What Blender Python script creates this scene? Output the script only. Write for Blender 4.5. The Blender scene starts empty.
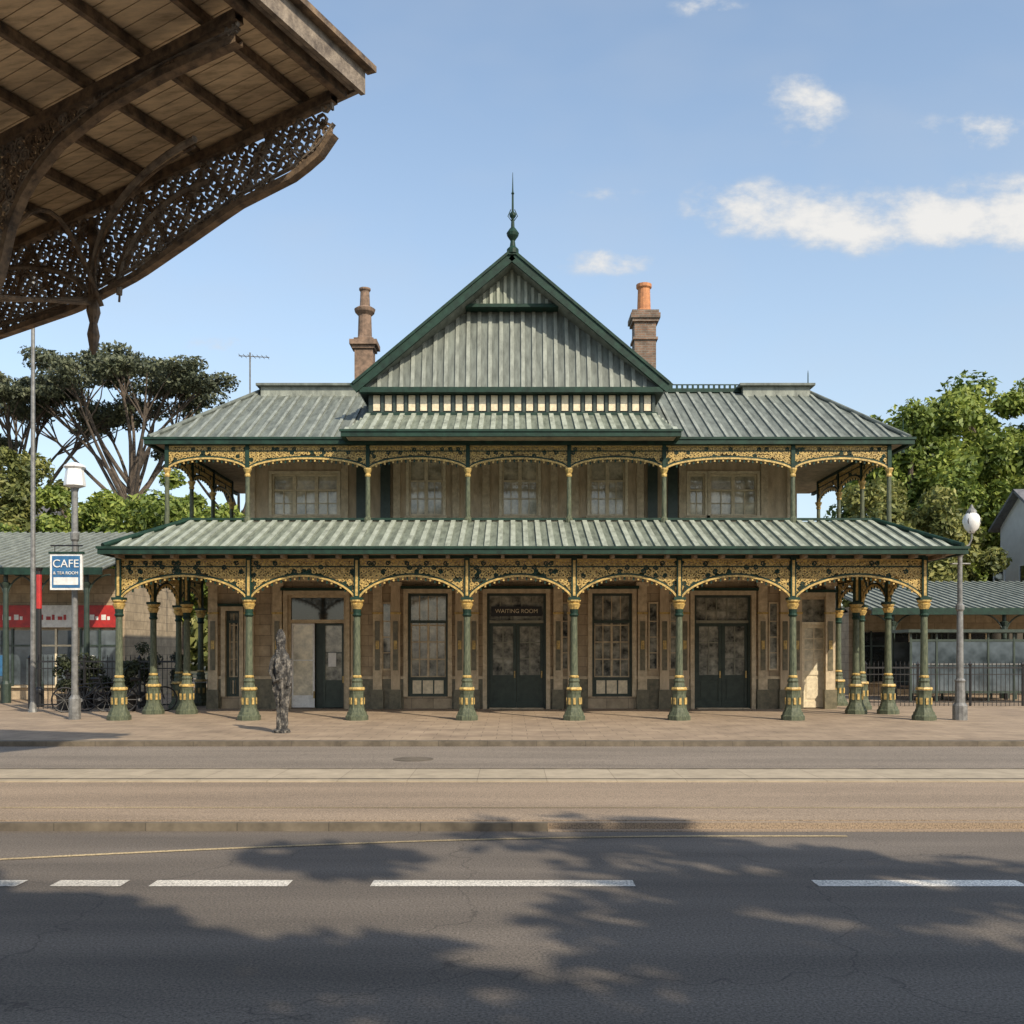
import bpy, math, random
import numpy as np
from mathutils import Vector, Matrix
random.seed(7); rng=np.random.default_rng(7)
scene=bpy.context.scene
COL=scene.collection
# ------------------------------------------------------------ materials
def newmat(name):
    m=bpy.data.materials.new(name); m.use_nodes=True
    nt=m.node_tree; b=nt.nodes['Principled BSDF']; return m,nt,b
def mat(name,c1,c2=None,rough=.6,metal=0.,scale=3.,bump=0.,bscale=40.,detail=3.,c3=None,stretch=None,spec=None):
    m,nt,b=newmat(name); N=nt.nodes; L=nt.links
    b.inputs['Roughness'].default_value=rough; b.inputs['Metallic'].default_value=metal
    if spec is not None: b.inputs['Specular IOR Level'].default_value=spec
    if c2 is None: c2=tuple(x*.75 for x in c1)
    g=N.new('ShaderNodeNewGeometry'); mp=N.new('ShaderNodeMapping')
    L.new(g.outputs['Position'],mp.inputs['Vector'])
    if stretch: mp.inputs['Scale'].default_value=stretch
    n=N.new('ShaderNodeTexNoise'); n.inputs['Scale'].default_value=scale; n.inputs['Detail'].default_value=detail
    n.inputs['Roughness'].default_value=.65
    L.new(mp.outputs[0],n.inputs['Vector'])
    r=N.new('ShaderNodeValToRGB'); r.color_ramp.elements[0].position=.32; r.color_ramp.elements[1].position=.68
    r.color_ramp.elements[0].color=(*c2,1); r.color_ramp.elements[1].color=(*c1,1)
    if c3:
        e=r.color_ramp.elements.new(.5); e.color=(*c3,1)
    L.new(n.outputs['Fac'],r.inputs['Fac']); L.new(r.outputs['Color'],b.inputs['Base Color'])
    if bump:
        n2=N.new('ShaderNodeTexNoise'); n2.inputs['Scale'].default_value=bscale; n2.inputs['Detail'].default_value=1
        L.new(g.outputs['Position'],n2.inputs['Vector'])
        bp=N.new('ShaderNodeBump'); bp.inputs['Strength'].default_value=bump; bp.inputs['Distance'].default_value=.02
        L.new(n2.outputs['Fac'],bp.inputs['Height']); L.new(bp.outputs['Normal'],b.inputs['Normal'])
    return m
def brickmat(name,c1,c2,mortar,bw,bh,ms=.01,rough=.8,vert=False,nscale=2.,namt=.5,bump=.3):
    m,nt,b=newmat(name); N=nt.nodes; L=nt.links
    b.inputs['Roughness'].default_value=rough
    g=N.new('ShaderNodeNewGeometry'); s=N.new('ShaderNodeSeparateXYZ'); c=N.new('ShaderNodeCombineXYZ')
    L.new(g.outputs['Position'],s.inputs[0])
    if vert:
        ad=N.new('ShaderNodeMath'); ad.operation='ADD'; L.new(s.outputs[0],ad.inputs[0]); L.new(s.outputs[1],ad.inputs[1])
        L.new(ad.outputs[0],c.inputs[0]); L.new(s.outputs[2],c.inputs[1])
    else:
        L.new(s.outputs[0],c.inputs[0]); L.new(s.outputs[1],c.inputs[1])
    t=N.new('ShaderNodeTexBrick'); t.inputs['Scale'].default_value=1; t.inputs['Brick Width'].default_value=bw
    t.inputs['Row Height'].default_value=bh; t.inputs['Mortar Size'].default_value=ms; t.inputs['Mortar Smooth'].default_value=.2
    t.inputs['Color1'].default_value=(*c1,1); t.inputs['Color2'].default_value=(*c2,1); t.inputs['Mortar'].default_value=(*mortar,1)
    L.new(c.outputs[0],t.inputs['Vector'])
    n=N.new('ShaderNodeTexNoise'); n.inputs['Scale'].default_value=nscale; n.inputs['Detail'].default_value=4; n.inputs['Roughness'].default_value=.7
    L.new(g.outputs['Position'],n.inputs['Vector'])
    mr=N.new('ShaderNodeMapRange'); mr.inputs[1].default_value=.3; mr.inputs[2].default_value=.7; mr.inputs[3].default_value=1-namt; mr.inputs[4].default_value=1+namt*.4
    L.new(n.outputs['Fac'],mr.inputs[0])
    mx=N.new('ShaderNodeVectorMath'); mx.operation='SCALE'; L.new(t.outputs['Color'],mx.inputs[0]); L.new(mr.outputs[0],mx.inputs['Scale'])
    L.new(mx.outputs[0],b.inputs['Base Color'])
    if bump:
        bp=N.new('ShaderNodeBump'); bp.inputs['Strength'].default_value=bump; bp.inputs['Distance'].default_value=.01; bp.invert=True
        L.new(t.outputs['Fac'],bp.inputs['Height']); L.new(bp.outputs['Normal'],b.inputs['Normal'])
    return m
def asphalt(name,base,rough=.85,patch=.35,crack=.6):
    m,nt,b=newmat(name); N=nt.nodes; L=nt.links
    b.inputs['Roughness'].default_value=rough
    g=N.new('ShaderNodeNewGeometry')
    n1=N.new('ShaderNodeTexNoise'); n1.inputs['Scale'].default_value=60; n1.inputs['Detail'].default_value=2; n1.inputs['Roughness'].default_value=.8
    L.new(g.outputs['Position'],n1.inputs['Vector'])
    n2=N.new('ShaderNodeTexNoise'); n2.inputs['Scale'].default_value=.9; n2.inputs['Detail'].default_value=4
    mp=N.new('ShaderNodeMapping'); mp.inputs['Scale'].default_value=(.22,1.7,1)
    L.new(g.outputs['Position'],mp.inputs[0]); L.new(mp.outputs[0],n2.inputs['Vector'])
    a=N.new('ShaderNodeMapRange'); a.inputs[1].default_value=.25; a.inputs[2].default_value=.75; a.inputs[3].default_value=.25; a.inputs[4].default_value=1.75
    L.new(n1.outputs['Fac'],a.inputs[0])
    c=N.new('ShaderNodeMapRange'); c.inputs[1].default_value=.3; c.inputs[2].default_value=.7; c.inputs[3].default_value=1-patch; c.inputs[4].default_value=1+patch
    L.new(n2.outputs['Fac'],c.inputs[0])
    mu=N.new('ShaderNodeMath'); mu.operation='MULTIPLY'; L.new(a.outputs[0],mu.inputs[0]); L.new(c.outputs[0],mu.inputs[1])
    v=N.new('ShaderNodeTexVoronoi'); v.feature='DISTANCE_TO_EDGE'; v.inputs['Scale'].default_value=.3
    n3=N.new('ShaderNodeTexNoise'); n3.inputs['Scale'].default_value=1.5; n3.inputs['Detail'].default_value=3
    L.new(g.outputs['Position'],n3.inputs['Vector'])
    va=N.new('ShaderNodeVectorMath'); va.operation='ADD'; L.new(g.outputs['Position'],va.inputs[0]); L.new(n3.outputs['Color'],va.inputs[1])
    L.new(va.outputs[0],v.inputs['Vector'])
    cr=N.new('ShaderNodeMapRange'); cr.inputs[1].default_value=0; cr.inputs[2].default_value=.004; cr.inputs[3].default_value=crack; cr.inputs[4].default_value=1
    L.new(v.outputs['Distance'],cr.inputs[0])
    m2=N.new('ShaderNodeMath'); m2.operation='MULTIPLY'; L.new(mu.outputs[0],m2.inputs[0]); L.new(cr.outputs[0],m2.inputs[1])
    vs=N.new('ShaderNodeVectorMath'); vs.operation='SCALE'; vs.inputs[0].default_value=tuple(base)
    L.new(m2.outputs[0],vs.inputs['Scale']); L.new(vs.outputs[0],b.inputs['Base Color'])
    bp=N.new('ShaderNodeBump'); bp.inputs['Strength'].default_value=.5; bp.inputs['Distance'].default_value=.008
    L.new(n1.outputs['Fac'],bp.inputs['Height']); L.new(bp.outputs['Normal'],b.inputs['Normal'])
    return m
def leafmat(name,ca,cb,cc,trans=.3):
    m,nt,b=newmat(name); N=nt.nodes; L=nt.links
    b.inputs['Roughness'].default_value=.6
    g=N.new('ShaderNodeNewGeometry'); n=N.new('ShaderNodeTexNoise'); n.inputs['Scale'].default_value=.55; n.inputs['Detail'].default_value=1
    L.new(g.outputs['Position'],n.inputs['Vector'])
    a=N.new('ShaderNodeMath'); a.operation='MULTIPLY_ADD'; L.new(g.outputs['Random Per Island'],a.inputs[0]); a.inputs[1].default_value=.45
    L.new(n.outputs['Fac'],a.inputs[2])
    r=N.new('ShaderNodeValToRGB'); r.color_ramp.elements[0].position=.42; r.color_ramp.elements[1].position=1.
    r.color_ramp.elements[0].color=(*ca,1); r.color_ramp.elements[1].color=(*cc,1); e=r.color_ramp.elements.new(.7); e.color=(*cb,1)
    L.new(a.outputs[0],r.inputs['Fac']); L.new(r.outputs['Color'],b.inputs['Base Color'])
    t=N.new('ShaderNodeBsdfTranslucent'); L.new(r.outputs['Color'],t.inputs['Color'])
    mx=N.new('ShaderNodeMixShader'); mx.inputs[0].default_value=trans
    L.new(b.outputs[0],mx.inputs[1]); L.new(t.outputs[0],mx.inputs[2]); L.new(mx.outputs[0],N['Material Output'].inputs['Surface'])
    return m

GREEN=mat('green_paint',(.013,.045,.030),(.006,.02,.014),rough=.6,scale=5,spec=.3)
GREEN2=mat('sage_green_paint',(.13,.145,.09),(.045,.058,.038),rough=.6,scale=9,stretch=(3,3,.8),spec=.3)
GOLD=mat('gold_paint',(.66,.46,.15),(.24,.165,.055),rough=.5,metal=.0,scale=14)
WALL=brickmat('sandstone_wall',(.47,.37,.245),(.37,.29,.19),(.20,.155,.105),.62,.3,.008,vert=True,nscale=3,namt=.35)
WALLUP=mat('render_wall',(.60,.48,.32),(.38,.30,.20),rough=.85,scale=2.5,bump=.3,stretch=(2,2,.7))
TRIM=mat('stone_trim',(.62,.51,.34),(.38,.305,.205),rough=.8,scale=6,bump=.3)
TILE=mat('dado_tile',(.19,.165,.105),(.09,.085,.055),rough=.4,scale=8)
DOOR=mat('door_paint',(.04,.06,.045),(.02,.034,.027),rough=.45,scale=6)
CREAM=mat('cream_paint',(.78,.68,.48),(.55,.47,.32),rough=.5,scale=10)
SOFF=mat('soffit_board',(.34,.26,.175),(.18,.14,.095),rough=.8,scale=5)
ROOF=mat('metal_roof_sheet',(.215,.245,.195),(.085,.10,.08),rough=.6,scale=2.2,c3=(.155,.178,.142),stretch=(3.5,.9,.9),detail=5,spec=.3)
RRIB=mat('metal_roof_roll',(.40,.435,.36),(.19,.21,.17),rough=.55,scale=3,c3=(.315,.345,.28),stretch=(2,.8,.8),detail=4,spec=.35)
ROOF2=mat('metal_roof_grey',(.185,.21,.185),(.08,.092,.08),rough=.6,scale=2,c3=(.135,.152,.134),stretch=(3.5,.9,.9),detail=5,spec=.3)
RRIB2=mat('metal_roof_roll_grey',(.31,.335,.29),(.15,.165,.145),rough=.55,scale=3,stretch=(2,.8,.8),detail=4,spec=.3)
IRON=mat('rusty_iron',(.24,.165,.10),(.055,.04,.03),rough=.75,scale=7,bump=.3)
DECK=mat('timber_deck',(.80,.62,.40),(.42,.32,.20),rough=.85,scale=2.5,c3=(.66,.51,.33),stretch=(1.,4.,4.),detail=5)
FASC=mat('weathered_timber',(.32,.265,.205),(.10,.08,.065),rough=.85,scale=6,bump=.4)
BRICK=brickmat('chimney_brick',(.22,.13,.085),(.15,.10,.07),(.2,.18,.15),.22,.075,.012,vert=True,nscale=4)
STONEL=mat('pale_chimney_stone',(.27,.18,.125),(.10,.07,.05),rough=.85,scale=6,bump=.4)
TERRA=mat('terracotta',(.55,.24,.10),(.34,.15,.07),rough=.8,scale=8)
BARK=mat('bark',(.14,.11,.085),(.05,.04,.032),rough=.9,scale=5,bump=.5)
STONE=mat('weathered_stone',(.22,.20,.17),(.015,.015,.016),rough=.9,scale=14,c3=(.06,.057,.053),bump=1.,bscale=25,stretch=(1,1,.6))
WHITE=mat('white_paint',(.8,.8,.77),(.6,.6,.58),rough=.5,scale=8)
RED=mat('red_paint',(.5,.03,.025),(.3,.02,.02),rough=.45,scale=5)
BLUE=mat('sign_blue',(.04,.16,.32),(.03,.10,.22),rough=.4,scale=8)
BLACK=mat('black_metal',(.02,.02,.022),(.012,.012,.012),rough=.45,scale=8)
STEEL=mat('grey_steel',(.25,.25,.24),(.13,.13,.125),rough=.5,metal=.3,scale=8)
def glass(name,c,c2,scale=2.):
    m=mat(name,c,c2,rough=.06,scale=scale,spec=.9); return m
GLASS=glass('window_glass_dark',(.03,.035,.035),(.008,.01,.011))
GLASSC=glass('window_glass_curtained',(.78,.71,.54),(.30,.28,.21),scale=3.5)
GLASSB=glass('shelter_glass',(.12,.15,.17),(.03,.04,.045),scale=1.2)
GLASSD=glass('door_glass_curtain_reflection',(.42,.41,.34),(.03,.035,.035),scale=3.2)  # pale mottle stands for curtains and for reflections painted into the colour
GLOBE=mat('opal_glass',(.8,.8,.78),(.7,.7,.68),rough=.15)
LEAF_R=leafmat('leaf_bright',(.05,.085,.014),(.15,.21,.035),(.31,.36,.07))
LEAF_L=leafmat('leaf_olive',(.06,.08,.022),(.17,.19,.05),(.34,.33,.10))
LEAF_P=leafmat('pine_needles',(.035,.045,.026),(.075,.09,.05),(.15,.165,.09),.2)
LEAF_D=leafmat('shrub_leaf',(.012,.018,.008),(.03,.04,.016),(.06,.075,.03),.15)

# ------------------------------------------------------------ mesh builder
class MB:
    def __init__(s): s.v=[]; s.f=[]; s.m=[]; s.mats=[]
    def mi(s,mt):
        if mt not in s.mats: s.mats.append(mt)
        return s.mats.index(mt)
    def add(s,vs,fs,mt):
        o=len(s.v); s.v+= [tuple(p) for p in vs]; k=s.mi(mt)
        for f in fs: s.f.append(tuple(i+o for i in f)); s.m.append(k)
    def box(s,x0,x1,y0,y1,z0,z1,mt):
        s.add([(x0,y0,z0),(x1,y0,z0),(x1,y1,z0),(x0,y1,z0),(x0,y0,z1),(x1,y0,z1),(x1,y1,z1),(x0,y1,z1)],
              [(0,3,2,1),(4,5,6,7),(0,1,5,4),(1,2,6,5),(2,3,7,6),(3,0,4,7)],mt)
    def obox(s,c,ax,ay,az,mt):
        c=Vector(c);P=[]
        for k in(-1,1):
            for (i,j) in((-1,-1),(1,-1),(1,1),(-1,1)): P.append(c+ax*i+ay*j+az*k)
        s.add(P,[(0,3,2,1),(4,5,6,7),(0,1,5,4),(1,2,6,5),(2,3,7,6),(3,0,4,7)],mt)
    def bar(s,a,b,w,h,mt,up=Vector((0,0,1))):
        a=Vector(a);b=Vector(b);d=b-a;l=d.length
        if l<1e-5:return
        d/=l; u=up if abs(d.dot(up))<.98 else Vector((0,1,0))
        x=d.cross(u).normalized(); z=x.cross(d).normalized()
        s.obox((a+b)/2,x*(w/2),d*(l/2),z*(h/2),mt)
    def lathe(s,cx,cy,prof,n,mt,rot=0.,z0=0.):
        vs=[];fs=[]
        for (r,z) in prof:
            for i in range(n):
                a=rot+2*math.pi*i/n; vs.append((cx+r*math.cos(a),cy+r*math.sin(a),z0+z))
        for j in range(len(prof)-1):
            for i in range(n):
                a=j*n+i;b=j*n+(i+1)%n; fs.append((a,b,b+n,a+n))
        fs.append(tuple(range(n))[::-1]); fs.append(tuple((len(prof)-1)*n+i for i in range(n)))
        s.add(vs,fs,mt)
    def tube(s,pts,rad,n,mt,closed=False):
        pts=[Vector(p) for p in pts]; m=len(pts); vs=[];fs=[]
        if not hasattr(rad,'__len__'): rad=[rad]*m
        for i,p in enumerate(pts):
            if closed: d=pts[(i+1)%m]-pts[i-1]
            else: d=pts[min(i+1,m-1)]-pts[max(i-1,0)]
            d.normalize(); u=Vector((0,0,1)) if abs(d.z)<.9 else Vector((0,1,0))
            x=d.cross(u).normalized(); y=d.cross(x).normalized()
            for k in range(n):
                a=2*math.pi*k/n; vs.append(p+(x*math.cos(a)+y*math.sin(a))*rad[i])
        rg=m if closed else m-1
        for j in range(rg):
            for k in range(n):
                a=j*n+k;b=j*n+(k+1)%n;c=((j+1)%m)*n
                fs.append((a,b,c+(k+1)%n,c+k))
        if not closed: fs.append(tuple(range(n))); fs.append(tuple((m-1)*n+k for k in range(n))[::-1])
        s.add(vs,fs,mt)
    def ribbon(s,P,w,dep,nrm,mt,closed=False):
        m=len(P); vs=[];fs=[]
        for i in range(m):
            if closed: d=P[(i+1)%m]-P[i-1]
            else: d=P[min(i+1,m-1)]-P[max(i-1,0)]
            d=d.normalized(); q=d.cross(nrm).normalized()*(w/2); t=nrm*(dep/2)
            vs+=[P[i]-q-t,P[i]+q-t,P[i]+q+t,P[i]-q+t]
        for i in range(m if closed else m-1):
            a=i*4;b=((i+1)%m)*4
            for k in range(4): fs.append((a+k,a+(k+1)%4,b+(k+1)%4,b+k))
        s.add(vs,fs,mt)
    def poly(s,pts,mt): s.add(pts,[tuple(range(len(pts)))],mt)
    def slab(s,pts,t,mt):
        P=[Vector(p) for p in pts]; n=(P[1]-P[0]).cross(P[2]-P[0]).normalized()
        if n.z<0: P=P[::-1]; n=-n
        k=len(P); Q=[p-n*t for p in P]
        s.add(P+Q,[tuple(range(k)),tuple(range(k,2*k))[::-1]]+[(i,i+k,(i+1)%k+k,(i+1)%k) for i in range(k)],mt)
    def build(s,name,parent=None,smooth=False):
        me=bpy.data.meshes.new(name); me.from_pydata(s.v,[],s.f)
        for mt in s.mats: me.materials.append(mt)
        me.polygons.foreach_set('material_index',s.m)
        if smooth: me.polygons.foreach_set('use_smooth',[True]*len(s.f))
        me.update(); o=bpy.data.objects.new(name,me); COL.objects.link(o)
        if parent: o.parent=parent
        return o
def empty(name):
    o=bpy.data.objects.new(name,None); COL.objects.link(o); return o
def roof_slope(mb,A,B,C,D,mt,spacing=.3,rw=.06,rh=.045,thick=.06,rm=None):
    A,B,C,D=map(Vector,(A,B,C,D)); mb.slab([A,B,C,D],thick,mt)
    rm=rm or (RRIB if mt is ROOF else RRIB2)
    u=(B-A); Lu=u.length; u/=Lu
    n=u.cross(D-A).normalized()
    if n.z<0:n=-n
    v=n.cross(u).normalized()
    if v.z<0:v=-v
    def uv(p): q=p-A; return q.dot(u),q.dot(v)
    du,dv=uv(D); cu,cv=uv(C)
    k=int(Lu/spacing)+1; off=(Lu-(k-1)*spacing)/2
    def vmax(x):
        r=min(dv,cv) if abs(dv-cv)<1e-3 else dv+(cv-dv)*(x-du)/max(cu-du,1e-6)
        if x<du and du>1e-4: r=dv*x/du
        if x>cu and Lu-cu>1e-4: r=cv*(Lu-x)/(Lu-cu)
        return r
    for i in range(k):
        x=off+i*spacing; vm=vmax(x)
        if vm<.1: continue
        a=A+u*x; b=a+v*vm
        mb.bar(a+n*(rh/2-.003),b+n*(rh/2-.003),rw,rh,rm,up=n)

# ------------------------------------------------------------ ironwork
def scroll(mb,c,u,w,nrm,r,mt,th,dep,ph,turns=1.25,hand=1):
    P=[]
    k=9
    for i in range(k):
        t=i/(k-1); a=ph+hand*turns*2*math.pi*t; rr=r*(1-.72*t)
        P.append(c+u*(rr*math.cos(a))+w*(rr*math.sin(a)))
    mb.ribbon(P,th,dep,nrm,mt)
def iron_bay(mb,o,d,L,ztop,zsp,zap,step=.15,two=True,pw=2.0,th=.026,band=.16):
    d=Vector(d); o=Vector(o); Z=Vector((0,0,1)); nrm=d.cross(Z)
    def arch(s):
        q=abs(2*s/L-1); return zsp+(zap-zsp)*max(0,1-q**pw)**(1/pw)
    def P(s,z): return o+d*s+Z*z
    n=26; pts=[P(L*(.5-.5*math.cos(math.pi*i/n)),arch(L*(.5-.5*math.cos(math.pi*i/n)))) for i in range(n+1)]
    mb.ribbon(pts,.045,.07,nrm,GOLD)
    q=[p+Z*.045 for p in pts]; mb.ribbon(q,.04,.05,nrm,GREEN)
    mb.bar(P(0,ztop),P(L,ztop),.08,.1,GREEN); mb.bar(P(0,ztop-.09),P(L,ztop-.09),.05,.03,GOLD)
    zb=ztop-.09-band
    if zb>zap+.03: mb.bar(P(0,zb),P(L,zb),.04,.03,GREEN)
    row=0; z=ztop-.11-step*.5
    while z>zsp:
        s=step*(.5 if row%2==0 else 1.)
        while s<L-.03:
            if z>arch(s)+.06:
                h=1 if s<L/2 else -1
                scroll(mb,P(s,z),d,Z,nrm,step*.58,GREEN if random.random()<.12 else GOLD,th,.025,random.choice([0,1.57,3.1,4.7]),1.3,h)
            s+=step
        z-=step*.86; row+=1
    if two:
        for i in range(1,int(L/.11)):
            s=i*.11; za=arch(s)
            if .08*L<s<.92*L: mb.obox(P(s,za-.05),d*.02,nrm*.015,Z*(.05 if i%2 else .03),GREEN if i%2 else GOLD)
def column(mb,x,y,z0,ztop,spring,big=True):
    if big:
        k=math.pi/8
        mb.lathe(x,y,[(.28,0),(.28,.10),(.25,.13),(.235,.2)],8,GREEN2,k,z0)
        mb.lathe(x,y,[(.215,.2),(.18,.30),(.165,.62),(.18,.70)],8,GREEN2,k,z0)
        mb.lathe(x,y,[(.19,.72),(.198,.75),(.18,.79)],8,GOLD,k,z0)
        mb.lathe(x,y,[(.15,.79),(.12,.90),(.14,.94),(.11,1.0)],10,GREEN2,0,z0)
        for i in range(8):
            a=i*math.pi/4
            mb.obox((x+.178*math.cos(a),y+.178*math.sin(a),z0+.46),Vector((-math.sin(a),math.cos(a),0))*.028,Vector((math.cos(a),math.sin(a),0))*.010,Vector((0,0,.08)),GOLD)
        mb.lathe(x,y,[(.095,1.0),(.085,1.6),(.078,spring-.15-z0)],12,GREEN2,0,z0)
        mb.lathe(x,y,[(.11,1.02),(.115,1.05),(.09,1.08)],12,GOLD,0,z0)
        mb.lathe(x,y,[(.09,-.2),(.115,-.16),(.09,-.12),(.10,-.02)],12,GREEN,0,spring)
        mb.lathe(x,y,[(.10,-.02),(.155,.10),(.12,.12),(.165,.17),(.165,.2)],12,GOLD,0,spring)
        mb.box(x-.14,x+.14,y-.14,y+.14,spring+.2,spring+.26,GREEN)
        mb.box(x-.065,x+.065,y-.065,y+.065,spring+.26,ztop,GREEN)
        mb.box(x-.03,x+.03,y-.072,y+.072,spring+.3,ztop-.1,GOLD)
    else:
        mb.lathe(x,y,[(.11,0),(.11,.12),(.065,.18),(.058,spring-.1-z0)],10,GREEN2,0,z0)
        mb.lathe(x,y,[(.07,-.1),(.08,-.06),(.06,-.02),(.11,.09),(.11,.12)],10,GOLD,0,spring)
        mb.box(x-.05,x+.05,y-.05,y+.05,spring+.12,ztop,GREEN)

# ------------------------------------------------------------ station building
STN=empty('victorian_station_building')
def wall_open(mb,x0,x1,y0,y1,z0,z1,ops,mt):
    xs=sorted(set([x0,x1]+[o[0] for o in ops]+[o[1] for o in ops])); 
    for i in range(len(xs)-1):
        a,b=xs[i],xs[i+1]; mid=(a+b)/2; cuts=sorted([(o[2],o[3]) for o in ops if o[0]<mid<o[1]]); z=z0
        for c in cuts:
            if c[0]>z+1e-4: mb.box(a,b,y0,y1,z,c[0],mt)
            z=c[1]
        if z<z1-1e-4: mb.box(a,b,y0,y1,z,z1,mt)
YW=28.6; S=.0286
def X(px,Y=28.6): return (px-512)*Y/1000
def Zp(py,Y=28.6): return 1.68+(650-py)*Y/1000
FX=[-9.43,-6.31,-3.72,-1.08,1.49,4.01,6.74,9.89]; FY=24.
LZT=3.93; LSP=2.68
cm=MB()
sideY=[26.3,28.3,30.3]
for x in FX: column(cm,x,FY,0,LZT,LSP)
for y in sideY:
    column(cm,FX[0],y,0,LZT,LSP); column(cm,FX[-1],y,0,LZT,LSP)
column(cm,9.05,26.3,0,LZT,LSP)
column(cm,-8.55,26.3,0,LZT,LSP)
cm.build('veranda_columns',STN)
im=MB()
for a,b in zip(FX[:-1],FX[1:]): iron_bay(im,(a,FY,0),(1,0,0),b-a,LZT,LSP+.1,3.46,step=.115,pw=1.85,th=.03)
ys=[FY]+sideY
for a,b in zip(ys[:-1],ys[1:]):
    for x in(FX[0],FX[-1]): iron_bay(im,(x,a,0),(0,1,0),b-a,LZT,LSP+.1,3.46,step=.14,pw=1.85)
im.build('veranda_ironwork',STN)
UX=[-9.0,-6.9,-3.76,-1.15,1.49,3.97,7.33,9.84]; UY=26.1; UZT=7.08
uc=MB()
def lroofz(x,y): 
    f=(y-23.5)/2.6; l=(x+9.62)/1.2; r=(10.6-x)/1.2
    return 4.08+.95*max(0,min(1,f,l,r))
for x in UX: column(uc,x,UY,lroofz(x,UY)-.05,UZT,6.3,False)
usY=[28.1,30.1,32.1]
for y in usY:
    for x in(UX[0],UX[-1]): column(uc,x,y,lroofz(x,y)-.05,UZT,6.3,False)
uc.build('balcony_columns',STN)
ui=MB()
for a,b in zip(UX[:-1],UX[1:]): iron_bay(ui,(a,UY,0),(1,0,0),b-a,UZT,6.34,6.68,step=.105,pw=2.0,th=.026,band=.12)
ys=[UY]+usY
for a,b in zip(ys[:-1],ys[1:]):
    for x in(UX[0],UX[-1]): iron_bay(ui,(x,a,0),(0,1,0),b-a,UZT,6.34,6.68,step=.13,band=.12)
ui.build('balcony_ironwork',STN)
# ---- lower roof
lr=MB(); ex0,ex1,ey=-9.62,10.6,23.5; ez=4.08; tx0,tx1,ty,tz=-8.4,9.4,26.1,5.03; yb=34.5
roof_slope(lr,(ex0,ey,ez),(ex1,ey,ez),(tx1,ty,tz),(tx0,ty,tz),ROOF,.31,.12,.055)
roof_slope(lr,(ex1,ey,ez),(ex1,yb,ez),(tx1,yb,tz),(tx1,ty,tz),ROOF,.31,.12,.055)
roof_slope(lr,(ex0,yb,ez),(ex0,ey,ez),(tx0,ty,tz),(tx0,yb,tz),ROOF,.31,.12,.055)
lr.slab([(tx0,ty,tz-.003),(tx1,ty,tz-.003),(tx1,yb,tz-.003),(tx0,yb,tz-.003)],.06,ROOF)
lr.bar((tx0-.2,ty,tz+.06),(tx1+.2,ty,tz+.06),.12,.06,GREEN)
for a,b in(((ex0,ey,ez),(tx0,ty,tz)),((ex1,ey,ez),(tx1,ty,tz))):
    a=Vector(a)+Vector((0,0,.06)); b=Vector(b)+Vector((0,0,.06)); lr.tube([a,b],.06,8,GREEN)
lr.build('lower_roof',STN)
lg=MB()
def gutter(mb,x0,x1,y0,y1,z,h=.15,back=True):
    mb.box(x0-.09,x1+.09,y0-.09,y0,z-h,z+.01,GREEN); mb.box(x0-.12,x1+.12,y0-.12,y0-.092,z-.03,z+.03,GREEN)
    mb.box(x0-.09,x0,y0+.002,y1,z-h,z+.01,GREEN); mb.box(x1,x1+.09,y0+.002,y1,z-h,z+.01,GREEN)
gutter(lg,ex0,ex1,ey,yb,ez)
lg.box(ex0+.05,ex1-.05,ey+.05,YW,3.955,3.985,SOFF)
lg.box(9.2,ex1-.05,YW+.002,yb,3.955,3.985,SOFF); lg.box(ex0+.05,-8.7,YW+.002,yb,3.955,3.985,SOFF)
i=0; x=ex0+.3
while x<ex1-.2:
    lg.box(x-.04,x+.04,ey+.06,YW-.26,3.86,3.953,SOFF); x+=.65
lg.box(FX[0]-.1,FX[-1]+.1,FY-.06,FY+.06,3.988,4.06,GREEN)
lg.build('lower_gutter_and_soffit',STN)

# ---- lower wall with openings
lops=[]
LO=[(226,240,2.55,'win'),(288,346,3.0,'open'),(408,448,3.05,'hwin'),(487,546,3.05,'door'),(592,632,3.05,'hwin'),(694,751,3.0,'door'),(800,830,2.95,'cream')]
lw=MB()
for a,b,zt,k in LO: lops.append((X(a),X(b),.0 if k!='hwin' and k!='win' else .35,zt+.25))
wall_open(lw,-8.7,9.2,YW,YW+.3,0,3.95,lops,WALL)
lw.box(8.9,9.2,YW+.302,34.4,0,3.95,WALL); lw.box(-8.7,-8.4,YW+.302,34.4,0,3.95,WALL); lw.box(-8.7,9.2,34.402,34.7,0,3.95,WALL)
lw.build('ground_floor_wall',STN)
ld=MB()
for px in (214,250,278,356,378,396,460,474,558,572,642,664,684,762,784,796,834):
    x=X(px); w=.13
    if px==834: x=9.07
    ld.box(x-w,x+w,YW-.12,YW-.003,.55,3.5,TRIM if px%4 else WALLUP); ld.box(x-w-.04,x+w+.04,YW-.16,YW-.002,0,.55,TILE)
    ld.box(x-w-.05,x+w+.05,YW-.17,YW-.004,3.5,3.62,TRIM); ld.box(x-w-.02,x+w+.02,YW-.14,YW-.004,2.7,2.76,GOLD)
    ld.box(x-.07,x+.07,YW-.14,YW-.118,1.1,2.5,TILE); ld.box(x-.05,x+.05,YW-.15,YW-.139,1.7,1.95,GOLD)
edges=[-8.7]+sum([[o[0]-.12,o[1]+.12] for o in lops],[])+[9.2]
for i in range(0,len(edges),2):
    a,b=edges[i],edges[i+1]
    if b>a: 
        ld.box(a,b,YW-.06,YW-.001,.0,.85,TILE); ld.box(a,b,YW-.08,YW-.0015,.852,.93,TRIM)
ld.box(-8.7,9.2,YW-.2,YW-.005,3.64,3.78,TRIM); ld.box(-8.7,9.2,YW-.24,YW-.004,3.782,3.94,GREEN)
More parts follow.
